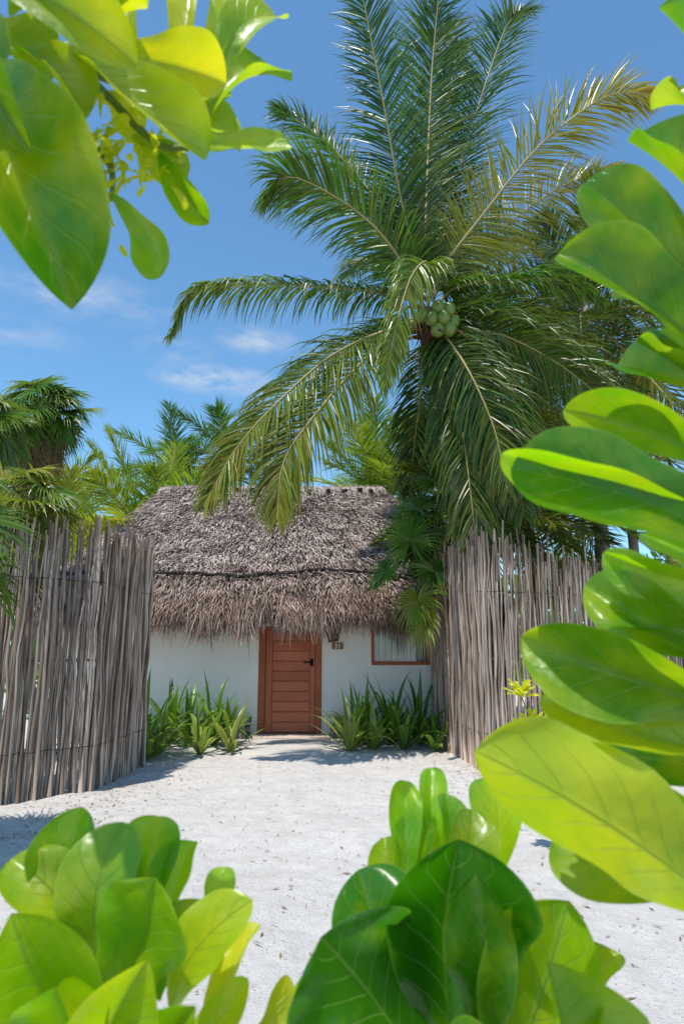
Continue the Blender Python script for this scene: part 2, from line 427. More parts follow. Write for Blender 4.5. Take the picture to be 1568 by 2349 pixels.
def stonewall(x0,x1,lb):
    mb=MB()
    for row in range(3):
        x=x0+R.uniform(-.05,.05)
        while x<x1:
            w=R.uniform(.12,.28);box(mb,x,min(x+w-.012,x1),13.62+R.uniform(-.03,.02),13.87,row*.14-.04,row*.14+.09,(R.random(),0,0),.03,.012);x+=w
    o=mb.build("stone_wall",M_STONE);lab(o,lb,"wall","low stone borders along the house");return o
stonewall(-4.2,-1.78,"low rough limestone border beside the wooden door")
stonewall(-.18,1.9,"low rough limestone border under the window")

# ---------------------------------------------------------------- stick fences
def fence(path,label,sg):
    segs=[];tot=0
    for a,b in zip(path[:-1],path[1:]):
        l=math.hypot(b[0]-a[0],b[1]-a[1]);segs.append((tot,l,a,b));tot+=l
    def at(d):
        for t0,l,a,b in segs:
            if d<=t0+l:
                f=(d-t0)/l;return V((a[0]+(b[0]-a[0])*f,a[1]+(b[1]-a[1])*f,0)),a[2]+(b[2]-a[2])*f
        b=segs[-1][3];return V((b[0],b[1],0)),b[2]
    E=empty("stick_fence",at(0)[0],label,"fence","rustic stick fences around the yard")
    mb=MB();d=0
    while d<tot:
        p,h=at(d);hh=h+R.gauss(0,.12)-(.45 if R.random()<.10 else 0);r=R.uniform(.010,.022)
        lean=V((R.gauss(0,.04),R.gauss(0,.03),0));j=V((R.gauss(0,.024),R.gauss(0,.024),0))
        n=9;sd=R.random()*100;pts=[];rad=[]
        for i in range(n):
            z=-.05+hh*i/(n-1);w=V((noise.noise(V((sd,z*1.5,0))),noise.noise(V((sd,z*1.5,9))),0))*.045
            pts.append(p+j+lean*z/hh+w+V((0,0,z)));rad.append(r*(1-.28*i/(n-1)))
        tube(mb,pts,rad,6,(min(1,max(0,R.gauss(.5,.33))),0,0),True,.16)
        d+=r*2*R.uniform(.30,.64)
    mb.build("sticks",M_STICK,E)
    def rail(z,off,step,r,sag,name,mat,sides):
        mb=MB();pts=[];k=int(tot/step)
        for i in range(k+1):
            p,h=at(tot*i/k);q,_=at(min(tot,tot*i/k+.05));t=(q-p)
            if t.length<1e-6:t=V((1,0,0))
            pts.append(p+V((-t.y,t.x,0)).normalized()*off*sg+V((0,0,z+sag*noise.noise(V((i*.7,z,0))))))
        tube(mb,pts,[r]*len(pts),sides,(.3,0,0));mb.build(name,mat,E)
    for z in(.45,1.5,2.45): rail(z,.065,.25,.018,.02,"rail",M_STICK,6)
    for z in(2.45,.5): rail(z,-.045,.06,.004,.02,"binding_wire",M_ROPE,4)
fence([(-6.0,7.15,3.15),(-3.71,7.9,3.1),(-3.0,8.6,3.15),(-2.92,10.4,3.2),(-3.9,11.8,3.2)],"tall weathered stick fence with ragged tops, gaps near sand",1)
fence([(6.9,13.7,3.0),(3.3,10.2,2.98),(1.98,9.8,3.36),(1.72,13.1,3.35),(1.78,13.8,3.3)],"tall weathered stick fence meeting the house corner",-1)

# ---------------------------------------------------------------- palm fronds
def frond(mb,rb,pts,L,n=72,side=None,droop=.5,yel=0.,ytip=0.,bright=.5,w=.019,lift=.25,start=.1,nseg=4,dens=2.0):
    pts=[V(p) for p in pts];n=int(n*dens);w*=.88
    h=pts[-1]-pts[0];h.z=0
    if side is None: side=h.cross(UP).normalized() if h.length>.01 else V((1,0,0))
    else: side=V(side).normalized()
    rp=[catmull(pts,i/20) for i in range(21)]
    tube(rb,rp,[.030*(1-i/21)**1.0+.004 for i in range(21)],5,(.5,yel,0))
    for i in range(n):
        u=start+(1-start)*(i+.5)/n
        p=catmull(pts,u);t=(catmull(pts,min(u+.02,1))-catmull(pts,u-.02)).normalized()
        s=(side-t*side.dot(t)).normalized();N=s.cross(t)
        if N.z<0 : N=-N
        ln=L*(.45+.55*math.sin(math.pi*min(1,(u-start)/(1-start)*.9+.12)))*(1 if u<.85 else 1-(u-.85)*2.5)
        gap=noise.noise(V((u*14,L*7,n)))
        for sg in(-1,1):
            if R.random()<.05: continue
            al=math.radians(26+36*u+R.gauss(0,5)+gap*12)
            d=(s*sg*math.cos(al)+t*math.sin(al)+N*(lift+R.gauss(0,.14))).normalized()
            l=ln*R.uniform(.8,1.1);q=p+V((0,0,0));ws=[.55,1,.85,.5,.04] if nseg==4 else [.7,1,.05]
            y=min(1,max(0,yel+ytip*u+R.gauss(0,.07)));br=min(1,max(0,bright+R.gauss(0,.28)))
            tw=R.gauss(0,.45);row_prev=None
            dr=droop*R.uniform(.5,1.5)
            for j in range(nseg+1):
                wd=(d.cross(N)).normalized()
                nn=wd.cross(d);wd=(wd+nn*tw).normalized();hw=w*ws[j]
                tt=(br,y,0);uu=(j/nseg,0)
                row=[mb.add(q-wd*hw,tt,uu),mb.add(q-N*hw*.55,tt,uu),mb.add(q+wd*hw,tt,uu)]
                if row_prev: mb.grid([row_prev,row])
                row_prev=row
                q=q+d*(l/nseg);d=(d+V((0,0,-dr*(.25+.22*j)))).normalized()
def cm(s): return [tuple(float(a)/100 for a in q.split(",")) for q in s.split()]

PB=V((2.35,11.6,0))
E=empty("coconut_palm",PB,"tall coconut palm leaning over the fence with green nuts","palm tree","palm trees")
mb=MB();pts=[];rad=[]
ctl=[V((2.45,11.6,-.1)),V((2.35,11.6,2)),V((2.05,11.4,4)),V((1.62,11.12,6)),V((1.5,11.02,7.5))]
for i in range(90):
    u=i/89;pts.append(catmull(ctl,u));rad.append((.16-.05*u+.10*max(0,.06-u)/.06)*(1+.05*((i*.5)%1)))
tube(mb,pts,rad,14,(.5,0,0),True,.03);mb.build("trunk",M_TRUNK,E)
mb=MB();rb=MB()
frond(mb,rb,cm("145,1100,770 152,1115,920 166,1145,1120 180,1165,1300 193,1170,1427 208,1150,1578"),1.35,125,(1,.1,0),.32,0,.0,.2,.021,.15,.12)
frond(mb,rb,cm("140,1100,770 136,1100,823 102,1060,942 74,1020,1083 46,990,1223 21,960,1353"),1.15,105,(.9,-.4,0),.35,0,.0,.25,.02,.2,.14)
frond(mb,rb,cm("160,1100,770 167,1110,823 228,1180,1079 302,1240,1336 362,1260,1512 400,1270,1558"),1.25,110,(.95,-.2,0),.4,0,.02,.3,.021,.2,.14)
frond(mb,rb,cm("155,1100,770 160,1130,900 190,1200,1100 230,1260,1330 260,1290,1500"),1.25,95,(1,.1,0),.4,0,.02,.15,.021,.2,.14)
frond(mb,rb,cm("160,1100,770 175,1100,823 244,1080,913 354,1060,1047 470,1040,1128 550,1030,1123"),1.2,95,(.6,.0,-.6),.45,.15,.6,.7,.02,.15,.14)
frond(mb,rb,cm("160,1110,770 185,1120,818 290,1180,945 441,1230,1087 583,1260,1162"),1.15,85,(.5,.2,-.6),.4,.15,.5,.4,.02,.15,.14)
frond(mb,rb,cm("140,1100,770 124,1100,815 85,1120,941 5,1140,1076 -71,1150,1161 -126,1140,1192"),1.1,90,(.6,.35,.4),.75,0,.03,.4,.02,.1,.14)
frond(mb,rb,cm("140,1100,770 120,1100,815 57,1060,882 -25,1030,928 -91,1010,942 -122,1000,898"),1.15,90,(.4,-.5,.6),.7,.02,.08,.5,.02,.1,.16)
frond(mb,rb,cm("140,1100,750 93,1100,777 -18,1080,779 -151,1060,773 -245,1050,753 -283,1040,669"),.95,100,None,2.0,.04,.2,.6,.02,.0,.14)
frond(mb,rb,cm("140,1095,735 86,1080,704 -17,1040,634 -105,1010,537 -160,990,460 -201,980,374"),1.15,110,(.72,-.45,-.6),.9,.03,.35,.6,.02,.0,.12)
frond(mb,rb,cm("140,1090,730 86,1080,692 18,1030,603 -46,990,508 -86,970,434 -93,960,347"),1.15,110,(.75,-.3,-.6),.85,.03,.35,.5,.02,.0,.12)
frond(mb,rb,cm("150,1095,750 152,1080,794 139,1030,797 107,980,736 79,950,632 61,940,537"),.80,85,(.85,.45,0),1.5,.14,.1,.95,.02,.0,.14)
frond(mb,rb,cm("165,1100,750 197,1100,789 279,1090,796 368,1080,794 444,1070,748"),.85,85,None,1.4,.02,.05,.6,.02,0,.12)
frond(mb,rb,cm("160,1100,740 179,1100,723 220,1070,644 252,1050,552 273,1040,461 282,1040,369"),1.15,95,(.9,-.3,.2),.8,.02,.1,.25,.02,0,.14)
frond(mb,rb,cm("160,1100,740 195,1100,727 279,1080,688 369,1070,628 446,1060,548"),1.2,95,(.5,-.7,.5),.8,.02,.12,.25,.02,0,.14)
frond(mb,rb,cm("155,1110,730 164,1095,698 178,1060,606 192,1045,510 200,1035,400 205,1035,320"),1.1,95,(1,0,.1),.8,.02,.1,.12,.021,0,.18)
frond(mb,rb,cm("155,1110,730 175,1080,690 205,1030,600 235,1010,500 250,1005,400"),1.1,90,(.9,-.4,.1),.8,.02,.12,.2,.021,0,.16)
frond(mb,rb,cm("165,1110,750 206,1120,750 318,1160,762 421,1190,716 504,1210,637"),1.1,85,(.3,-.8,.5),.9,.1,.2,.3,.02,0,.1)
frond(mb,rb,cm("160,1110,740 182,1120,716 248,1160,634 343,1180,542 407,1200,450"),1.15,90,(.7,-.5,.4),.8,.1,.3,.2,.02,0,.1)
frond(mb,rb,cm("165,1110,740 200,1120,700 290,1130,610 380,1130,500 420,1130,400"),1.1,90,(.7,-.5,.4),.8,.05,.3,.25,.02,0,.1)
frond(mb,rb,cm("165,1110,740 190,1130,690 220,1150,590 250,1160,480 260,1165,380"),1.2,90,(1,0,.2),.8,.03,.1,.1,.021,0,.1)
frond(mb,rb,cm("145,1110,760 110,1180,860 60,1290,960 10,1380,980"),1.0,70,(.7,.4,.4),.7,0,.1,.2,.02,.1,.12)
frond(mb,rb,cm("150,1110,770 120,1200,900 90,1290,1050 60,1350,1130"),1.0,70,(.9,.4,0),.5,0,.1,.2,.02,.1,.12)
frond(mb,rb,cm("160,1120,740 150,1200,650 140,1260,560 130,1290,450"),1.0,70,(1,0,0),.9,0,.1,.15,.02,.1,.12)
mb.build("crown",M_FROND,E,False);rb.build("frond_stalks",M_RACH,E)
mb=MB()
for i in range(18):
    a=R.uniform(0,6.28);p0=V((1.5,11.0,7.15+R.uniform(-.3,.3)));d=V((math.cos(a),math.sin(a),R.uniform(-.2,.6))).normalized()
    l=R.uniform(.4,.9);pp=[p0+d*.08]
    for j in range(4): pp.append(pp[-1]+d*l/4);d=(d+V((0,0,-.35))).normalized()
    tube(mb,pp,[.04,.045,.03,.02,.008],5,(R.random(),0,0),True,.2)
for i in range(130):
    a=R.uniform(0,6.28);p0=V((1.5+.13*math.cos(a),11+.13*math.sin(a),R.uniform(6.6,7.5)));tube(mb,[p0,p0+V((R.gauss(0,.08),R.gauss(0,.08),-.3))],[.014,.004],4,(R.random(),0,0))
mb.build("husk",M_SPATHE,E)
for k,(dx,dy,dz) in enumerate([(.12,-.42,-.0),(.30,-.40,-.02),(.2,-.46,-.2),(.0,-.44,-.2),(.38,-.32,-.2),(-.14,-.36,-.1),(.1,-.42,-.4),(.3,-.40,-.38)]):
    mb=MB();c=V((1.5+dx,11+dy,7.28+dz));rows=[]
    for j in range(9):
        ph=math.pi*j/8;rows.append([mb.add(c+V((.12*math.sin(ph)*math.cos(a*math.pi/6),.12*math.sin(ph)*math.sin(a*math.pi/6),.145*math.cos(ph)*(1 if j<5 else .9)))) for a in range(12)])
    mb.grid(rows,True);mb.build("coconut",M_NUT,E)

def palm(base,top,n,L,lf,label,mat,seed,yel=.05,bright=.5,elev=(-25,80),rt=.12,nl=42,w=.022,dens=1.5):
    R.seed(seed)
    E=empty("palm_tree",base,label,"palm tree","palm trees")
    mb=MB();b=V(base);t=V(top);mid=(b+t)/2+V((R.uniform(-.2,.2),0,0))
    tube(mb,[catmull([b,mid,t],i/20) for i in range(21)],[rt*(1.15-.35*i/20) for i in range(21)],10,(.5,0,0),True,.04);mb.build("trunk",M_TRUNK,E)
    mb=MB();rb=MB()
    for i in range(n):
        az=i*2.399+R.gauss(0,.2);el=math.radians(elev[0]+(elev[1]-elev[0])*((i+.5)/n)+R.gauss(0,4))
        d=V((math.cos(az)*math.cos(el),math.sin(az)*math.cos(el),math.sin(el)));l=L*R.uniform(.8,1.1)
        g=.30*L*(.5+.8*math.cos(el))
        pts=[t+d*l*k/4+V((0,0,-g*(k/4)**2)) for k in range(5)]
        h=V((d.x,d.y,0)).normalized();s=h.cross(UP)
        s=(s+V((0,0,R.gauss(0,.35)))).normalized()
        frond(mb,rb,pts,lf,nl,s,R.uniform(.5,1.0),yel*R.uniform(0,2),yel*2,bright*R.uniform(.5,1.4),w,.12,.1,2,dens)
    mb.build("crown",mat,E,False);rb.build("frond_stalks",M_RACH,E);return E
palm((5.6,14.3,0),(5.31,14,8.9),26,3.8,1.05,"dark coconut palm with drooping fronds behind the fence",M_FROND,11,.08,.2,(-60,75),.15,55)
palm((-5.0,18.2,0),(-5.0,18,3.9),13,4.3,1.05,"bright young coconut palm rising behind the thatched roof",M_FRONDB,3,.12,.65,(28,82),.12,60,.020,1.4)
palm((-6.9,17.2,0),(-7.0,17,3.4),12,3.8,.95,"bright young coconut palm rising behind the thatched roof",M_FRONDB,4,.18,.7,(20,80),.12,55,.020,1.4)
palm((-5.9,24.5,0),(-6.0,24.5,7.9),18,3.6,1.0,"distant coconut palm with dense blue-green crown",M_FROND,5,.0,.6,(-30,80),.13,46,.022,1.3)
palm((-3.6,25,0),(-4.2,25,8.7),18,3.6,1.0,"distant coconut palm with dense blue-green crown",M_FROND,6,.0,.6,(-30,80),.13,46,.022,1.3)
palm((1.0,19.5,0),(1.07,19.5,5.8),16,3.5,1.0,"bright young coconut palm rising behind the thatched roof",M_FRONDB,8,.10,.6,(10,82),.12,50,.021,1.4)
palm((2.6,17.5,0),(2.6,17.5,5.6),16,3.4,1.0,"bright young coconut palm rising behind the thatched roof",M_FRONDB,9,.08,.5,(0,82),.12,50,.021,1.4)
palm((4.2,14.4,0),(3.9,14.2,4.9),24,3.0,1.0,"leafy coconut palm crowding over the stick fence",M_FROND,10,.08,.3,(-35,80),.12,46)
palm((3.2,13.6,0),(2.9,13.2,4.3),22,2.5,.9,"leafy coconut palm crowding over the stick fence",M_FROND,17,.06,.35,(-40,80),.11,46)
palm((7.4,17,0),(7.3,17,6.2),22,3.2,1.0,"leafy coconut palm with yellowing fronds over the fence",M_FROND,12,.4,.5,(-40,80),.13,46)
palm((-8.3,19,0),(-8.6,19,5.0),16,3.3,.95,"leafy coconut palm behind the stick fence",M_FRONDB,14,.08,.5,(-10,80),.12,44)

# ---------------------------------------------------------------- fan palms
def fanleaf(mb,c,n,up,rad,nseg=34,span=300,droop=.35,yel=0,bright=.5,ww=1.0):
    n=n.normalized();up=(up-n*up.dot(n)).normalized();sd=up.cross(n)
    for i in range(nseg):
        a=math.radians(-span/2+span*(i+.5)/nseg+R.gauss(0,1.2));d=(up*math.cos(a)+sd*math.sin(a)).normalized()
        l=rad*(1-.22*(abs(a)/math.pi)**2)*R.uniform(.92,1.05);hw=rad*math.radians(span/nseg)*.27*ww
        ws=[.15,1.0,.72,.35,.03];q=c+V((0,0,0));prev=None;y=min(1,max(0,yel+R.gauss(0,.06)));br=min(1,max(0,bright+R.gauss(0,.3)))
        dd=d+n*.15;dr=droop*R.uniform(.5,1.7)
        for j in range(5):
            wd=dd.cross(n).normalized();h=hw*ws[j];tt=(br,y,0);uu=(j/4*.97,0)
            row=[mb.add(q-wd*h+n*h*.5,tt,uu),mb.add(q-n*h*.4,tt,uu),mb.add(q+wd*h+n*h*.5,tt,uu)]
            if prev: mb.grid([prev,row])
            prev=row;dd=(dd+V((0,0,-dr*.28*j))).normalized();q=q+dd*(l/4)
def fanpalm(base,top,n,pet,rad,label,seed,dead=14,yel=.05,bright=.5,extra=(),el=(-35,85),tr=.1):
    R.seed(seed)
    E=empty("fan_palm",base,label,"palm tree","fan palms")
    mb=MB();b=V(base);t=V(top);tube(mb,[b.lerp(t,i/20)+V((.05*math.sin(i*.4),0,0)) for i in range(21)],[tr]*21,10,(.5,0,0),True,.08);mb.build("trunk",M_TRUNK,E)
    mb=MB();rb=MB()
    for i in range(n):
        az=i*2.399+R.gauss(0,.2);e=math.radians(el[0]+(el[1]-el[0])*(i+.5)/n+R.gauss(0,5))
        d=V((math.cos(az)*math.cos(e),math.sin(az)*math.cos(e),math.sin(e)));c=t+d*pet*R.uniform(.8,1.15)
        tube(rb,[t,(t+c)/2+V((0,0,.05)),c],[.014,.011,.009],5,(.5,0,0))
        nn=(V((0,0,1))*.8+d*.35+V((R.gauss(0,.3),R.gauss(0,.3),0))-V((0,.35,0))).normalized()
        fanleaf(mb,c,nn if e>0 else (d+V((0,0,.4))),d,rad*R.uniform(.85,1.1),32,250,.5,yel*R.uniform(0,2),bright)
    for (c,nn,up,r,dr,y) in extra:
        c=V(c);tube(rb,[t,(t+c)/2+V((0,0,.1)),c],[.014,.011,.009],5,(.5,0,0));fanleaf(mb,c,V(nn),V(up),r,38,330,dr,y,.6)
    mb.build("crown",M_FAN,E,False);rb.build("leaf_stalks",M_RACH,E)
    if dead:
        mb=MB()
        for i in range(dead):
            az=R.uniform(0,6.28);d=V((math.cos(az),math.sin(az),-.6)).normalized();c=t+d*.28+V((0,0,-R.uniform(.1,.9)))
            fanleaf(mb,c,V((d.x,d.y,.2)),V((d.x*.25,d.y*.25,-1)),rad*R.uniform(.7,1),22,150,.5,.5,R.random())
        mb.build("dry_skirt",M_DEAD,E,False)
fanpalm((-5.6,12,0),(-5.54,12,5.85),38,.55,.68,"shaggy fan palm with dry brown skirt above the fence",21,26,.08,.65)
fanpalm((-5.9,10,0),(-5.6,10,4.9),28,.55,.62,"shaggy fan palm with dry brown skirt above the fence",22,16,.12,.5)
fanpalm((-4.3,8.5,0),(-4.05,8.42,3.3),28,.5,.6,"low fan palm spilling over the stick fence",23,8,.3,.6,(),(-35,75))
fanpalm((-3.8,5.4,0),(-3.60,5.5,2.4),30,.65,.68,"low fan palm beside the open sand",27,4,.1,.5,(),(-25,75))
fanpalm((2.1,12.6,0),(1.85,12.5,3.65),22,.6,.58,"fan palm leaning over fence in front of the roof",24,5,.06,.5,
  [((1.17,11.75,3.5),(-.1,-1,.25),(0,0,1),.66,.12,.0),((.78,11.9,2.98),(-.5,-.5,.5),(-.7,0,-.4),.55,.5,.0),((1.30,11.75,2.45),(-.5,-.8,.2),(-.1,-.2,-1),.66,.9,.3),((1.42,11.75,2.1),(-.9,-.5,.1),(-.1,-.2,-1),.66,.9,.45),((1.6,11.8,2.95),(.1,-.8,.5),(.2,-.3,-.6),.6,.4,.05),
   ((1.35,12.0,4.1),(-.2,-.6,.7),(-.5,-.2,.8),.6,.4,.0),((1.7,12.0,4.6),(0,-.7,.6),(.1,0,1),.65,.3,0),((2.2,11.9,3.6),(.3,-.8,.4),(.5,-.2,.3),.6,.4,.05)],(-35,80))

R.seed(5);mb=MB()
for i in range(22000):
    x=R.uniform(-34,34);y=26+R.random()**2*8+abs(x)*.05;top=5.2+1.5*noise.noise(V((x*.25,0,0)))+.9*noise.noise(V((x*.9,3,0)))
    z=R.random()**.7*top;n=noise.noise(V((x*.6,y*.6,z*.6)))
    if n<-.2: continue
    y+=n*1.5;l=R.uniform(.25,.7);w=l*.25;d=V((R.gauss(0,1),R.gauss(0,.6),R.gauss(0,.8))).normalized();s=d.cross(V((0,1,.3))).normalized()*w
    p=V((x,y,z));t=(min(1,max(0,.2+n)),R.random()*.1,0)
    mb.f.append([mb.add(p,t),mb.add(p+d*l*.5+s,t),mb.add(p+d*l,t),mb.add(p+d*l*.5-s,t)])
o=mb.build("jungle_thicket",M_FRONDB,None,False);o["kind"]="stuff"

def strap(x,y,n,L,yel,seed,label):
    R.seed(seed);E=MB()
    for i in range(n):
        az=i*2.399;e=math.radians(R.uniform(30,86));d=V((math.cos(az)*math.cos(e),math.sin(az)*math.cos(e),math.sin(e)))
        q=V((x+.03*math.cos(az),y+.03*math.sin(az),-.02));l=L*R.uniform(.55,1.15);prev=None;wd0=d.cross(UP).normalized();hw=R.uniform(.024,.042)
        br=R.random();y0=yel*R.uniform(.1,1.4);dr=R.uniform(.05,.6)
        for j in range(10):
            u=j/9;h=hw*(.7+.6*math.sin(math.pi*min(1,u*1.05)))*(1 if u<.6 else max(.03,1-((u-.6)/.4)**1.6))
            nn=wd0.cross(d).normalized()
            row=[E.add(q-wd0*h+nn*h*.35,(br,min(1,y0+.35*yel),0),(u*.85,0)),E.add(q,(br,y0*.4,0),(u*.85,0)),E.add(q+wd0*h+nn*h*.35,(br,min(1,y0+.35*yel),0),(u*.85,0))]
            if prev:E.grid([prev,row])
            prev=row;q=q+d*l/9;d=(d+V((0,0,-dr*u))).normalized()
    o=E.build("strap_leaf_plant",M_STRAP);lab(o,label,"plant","strap-leaved plants along the house wall")
la="dark green strap-leaved plant beside the white wall";lb2="pale variegated strap-leaved plant growing from the sand"
for i,(x,y,n,L,ye) in enumerate([(-3.35,12.0,20,1.35,.10),(-2.95,11.4,18,.95,.45),(-2.7,12.5,20,1.2,.08),(-2.3,11.6,16,.85,.42),(-2.3,12.7,20,1.2,.08),(-1.85,11.9,16,.9,.5),(-2.05,12.9,16,1.0,.12),(-3.1,12.9,22,1.25,.08),(-3.0,11.0,14,.6,.3),
    (.12,12.0,18,1.0,.5),(.40,12.9,20,1.2,.1),(.55,12.2,18,.9,.3),(.88,12.8,24,1.3,.04),(1.05,12.2,18,1.0,.08),(1.38,12.7,20,1.3,.04),(1.58,12.0,14,.8,.08),(.25,12.6,16,1.25,.12)]):
    strap(x,y,n,L,ye,100+i,lb2 if ye>.33 else la)

# ---------------------------------------------------------------- foreground shrubs
def leaf(mb,b,t,w,roll=0,bend=.06,cup=.22,yel=.1,bright=.5,curl=0,hint=(0,-1,.35)):
    b=V(b);t=V(t);ax=t-b;L=ax.length;a=ax/L;n=V(hint);n=(n-a*n.dot(a)).normalized()
    n=Quaternion(a,math.radians(roll))@n;s=a.cross(n)
    NR,NC=22,15;rows=[];ph=R.uniform(0,6.28);ph2=R.uniform(0,6.28);asym=R.uniform(-.08,.08);ec=R.uniform(-.7,.9);ec2=R.uniform(-.7,.9)
    for j in range(NR+1):
        u=1-(1-j/NR)**1.7;pr=(u**.72)*math.sqrt(max(0,1-u**4.2))*1.2
        pr=max(pr,.06 if j<NR else 0.0)
        c=b+a*L*u+n*(bend*L*4*u*(1-u)-curl*L*u**3)+s*(asym*L*math.sin(math.pi*u))
        row=[]
        for k in range(NC):
            x=k/(NC-1)*2-1;ax_=abs(x);e=ec if x<0 else ec2
            off=cup*w*pr*(.6*ax_+.4*x*x)+.10*w*math.sin(7*u+ph+x*1.5)*ax_*pr+.045*w*math.sin(15*u+ph2+x)*ax_**2*pr-e*.24*w*pr*max(0,ax_-.55)**1.5*4*(.6+.4*math.sin(5*u+ph2))
            row.append(mb.add(c+s*(x*w*.5*pr*(1-.1*cup-.08*max(0,ax_-.7)))+n*off,(bright,yel,0),(u,k/(NC-1))))
        rows.append(row)
    mb.grid(rows)
def shrub(name,label,leaves,stems,base,extra=None,ws=1.12,yadd=.0,badd=.0):
    E=empty(name,base,label,"shrub","glossy broad-leaved shrubs")
    mb=MB()
    for lf in leaves:
        v=[q/1000 for q in lf[:7]];o=lf[7] if len(lf)>7 else {}
        k=dict(roll=R.gauss(0,22),bend=R.uniform(.02,.14),cup=R.uniform(.15,.55),yel=R.uniform(.0,.2),bright=R.uniform(.3,1),curl=R.uniform(-.05,.18));k.update(o)
        k["yel"]+=yadd;k["bright"]=min(1,k["bright"]+badd)
        leaf(mb,v[0:3],v[3:6],v[6]*ws,**k)
    if extra: extra(mb)
    mb.build("leaves",M_LEAF,E)
    sb=MB()
    for pts,r0,r1 in stems:
        P=[V(p) for p in pts];n=24;tube(sb,[catmull(P,i/n) for i in range(n+1)],[r0+(r1-r0)*i/n for i in range(n+1)],8,(.5,0,0),True,.06)
    sb.build("stems",M_STEM,E)
R.seed(77)
shrub("beach_shrub","bright green broad-leaved shrub with upright rosette",[
 (-142,520,1407,-138,550,1480,47,dict(bright=.5)),(-119,510,1408,-110,540,1465,35),(-96,530,1404,-89,560,1442,26),
 (-176,520,1399,-190,530,1490,48,dict(bright=.2)),(-157,500,1397,-155,500,1484,60,dict(bright=.6)),
 (-167,500,1397,-223,500,1464,52,dict(bright=.4,roll=20)),
 (-144,480,1385,-118,460,1459,72,dict(bright=.8,roll=8,bend=-.05,curl=.1)),(-109,490,1370,-64,470,1446,52,dict(yel=.3,bright=.8,roll=-25)),
 (-88,500,1351,-55,520,1415,30,dict(yel=.5,roll=-50)),(-158,480,1368,-193,440,1447,76,dict(bright=.9,yel=.2,roll=15)),
 (-158,460,1360,-157,420,1421,54,dict(bright=.7)),(-146,470,1357,-109,420,1428,58,dict(yel=.4,bright=.9)),(-103,480,1356,-61,480,1397,27,dict(yel=.3)),
 (-170,480,1350,-240,440,1390,62,dict(yel=.2)),(-130,490,1350,-70,430,1375,52,dict(yel=.2)),(-150,500,1370,-130,500,1420,50,dict(bright=.1)),(-190,490,1370,-215,480,1420,50,dict(bright=.1)),
 (-165,515,1400,-172,525,1465,50,dict(bright=.1,roll=30)),(-120,505,1375,-90,515,1430,44,dict(bright=.15)),(-150,470,1350,-175,420,1395,60,dict(bright=.6,yel=.2)),(-120,480,1345,-85,440,1400,48,dict(bright=.5))],
 [([(-.20,.55,-.05),(-.22,.56,.5),(-.17,.52,1.0),(-.148,.49,1.38)],.012,.007),([(-.17,.52,1.0),(-.11,.5,1.2),(-.10,.49,1.36)],.009,.005)],(-.20,.55,0),None,1.12,.08,.08)
shrub("beach_shrub","dark green broad-leaved shrub with large upright leaves",[
 (124,610,1413,132,640,1489,50,dict(bright=.9,yel=.25)),(53,600,1406,56,640,1489,33),(79,620,1420,80,660,1495,29),(54,600,1387,35,620,1447,36,dict(yel=.2)),(79,600,1409,90,620,1482,36),(91,590,1403,110,600,1472,44,dict(yel=.25)),(60,610,1400,70,630,1465,40,dict(bright=.3)),(100,610,1400,112,630,1462,42,dict(bright=.4)),
 (79,550,1321,84,530,1468,112,dict(bright=.0,yel=-.1,bend=-.03,roll=5,curl=0)),(56,560,1341,12,570,1436,84,dict(bright=.05,yel=-.1)),
 (97,530,1336,88,500,1444,55,dict(bright=.2)),(113,540,1310,157,520,1429,94,dict(bright=.5,yel=.1,roll=-20)),
 (58,530,1318,-14,500,1415,116,dict(bright=.02,yel=-.1,roll=12,bend=-.04,curl=0)),(124,500,1327,128,450,1415,79,dict(bright=.7,yel=.2)),(-63,500,1346,-34,500,1389,22,dict(yel=.6)),
 (60,480,1290,10,430,1370,80,dict(bright=.1,yel=.05)),(150,540,1300,200,560,1385,70,dict(bright=.4,yel=.1)),(20,540,1300,-30,540,1370,50,dict(yel=.4)),(90,500,1300,60,450,1385,60,dict(bright=.15,yel=.05))],
 [([(.12,.6,-.05),(.10,.62,.5),(.12,.58,1.0),(.085,.55,1.34)],.014,.008),([(.1,.58,1.2),(.11,.6,1.35),(.1,.61,1.42)],.007,.004),([(.1,.6,1.15),(.05,.6,1.3),(.055,.6,1.41)],.007,.004),([(.1,.6,1.1),(-.05,.53,1.2),(-.062,.5,1.35)],.007,.004)],(.12,.6,0))
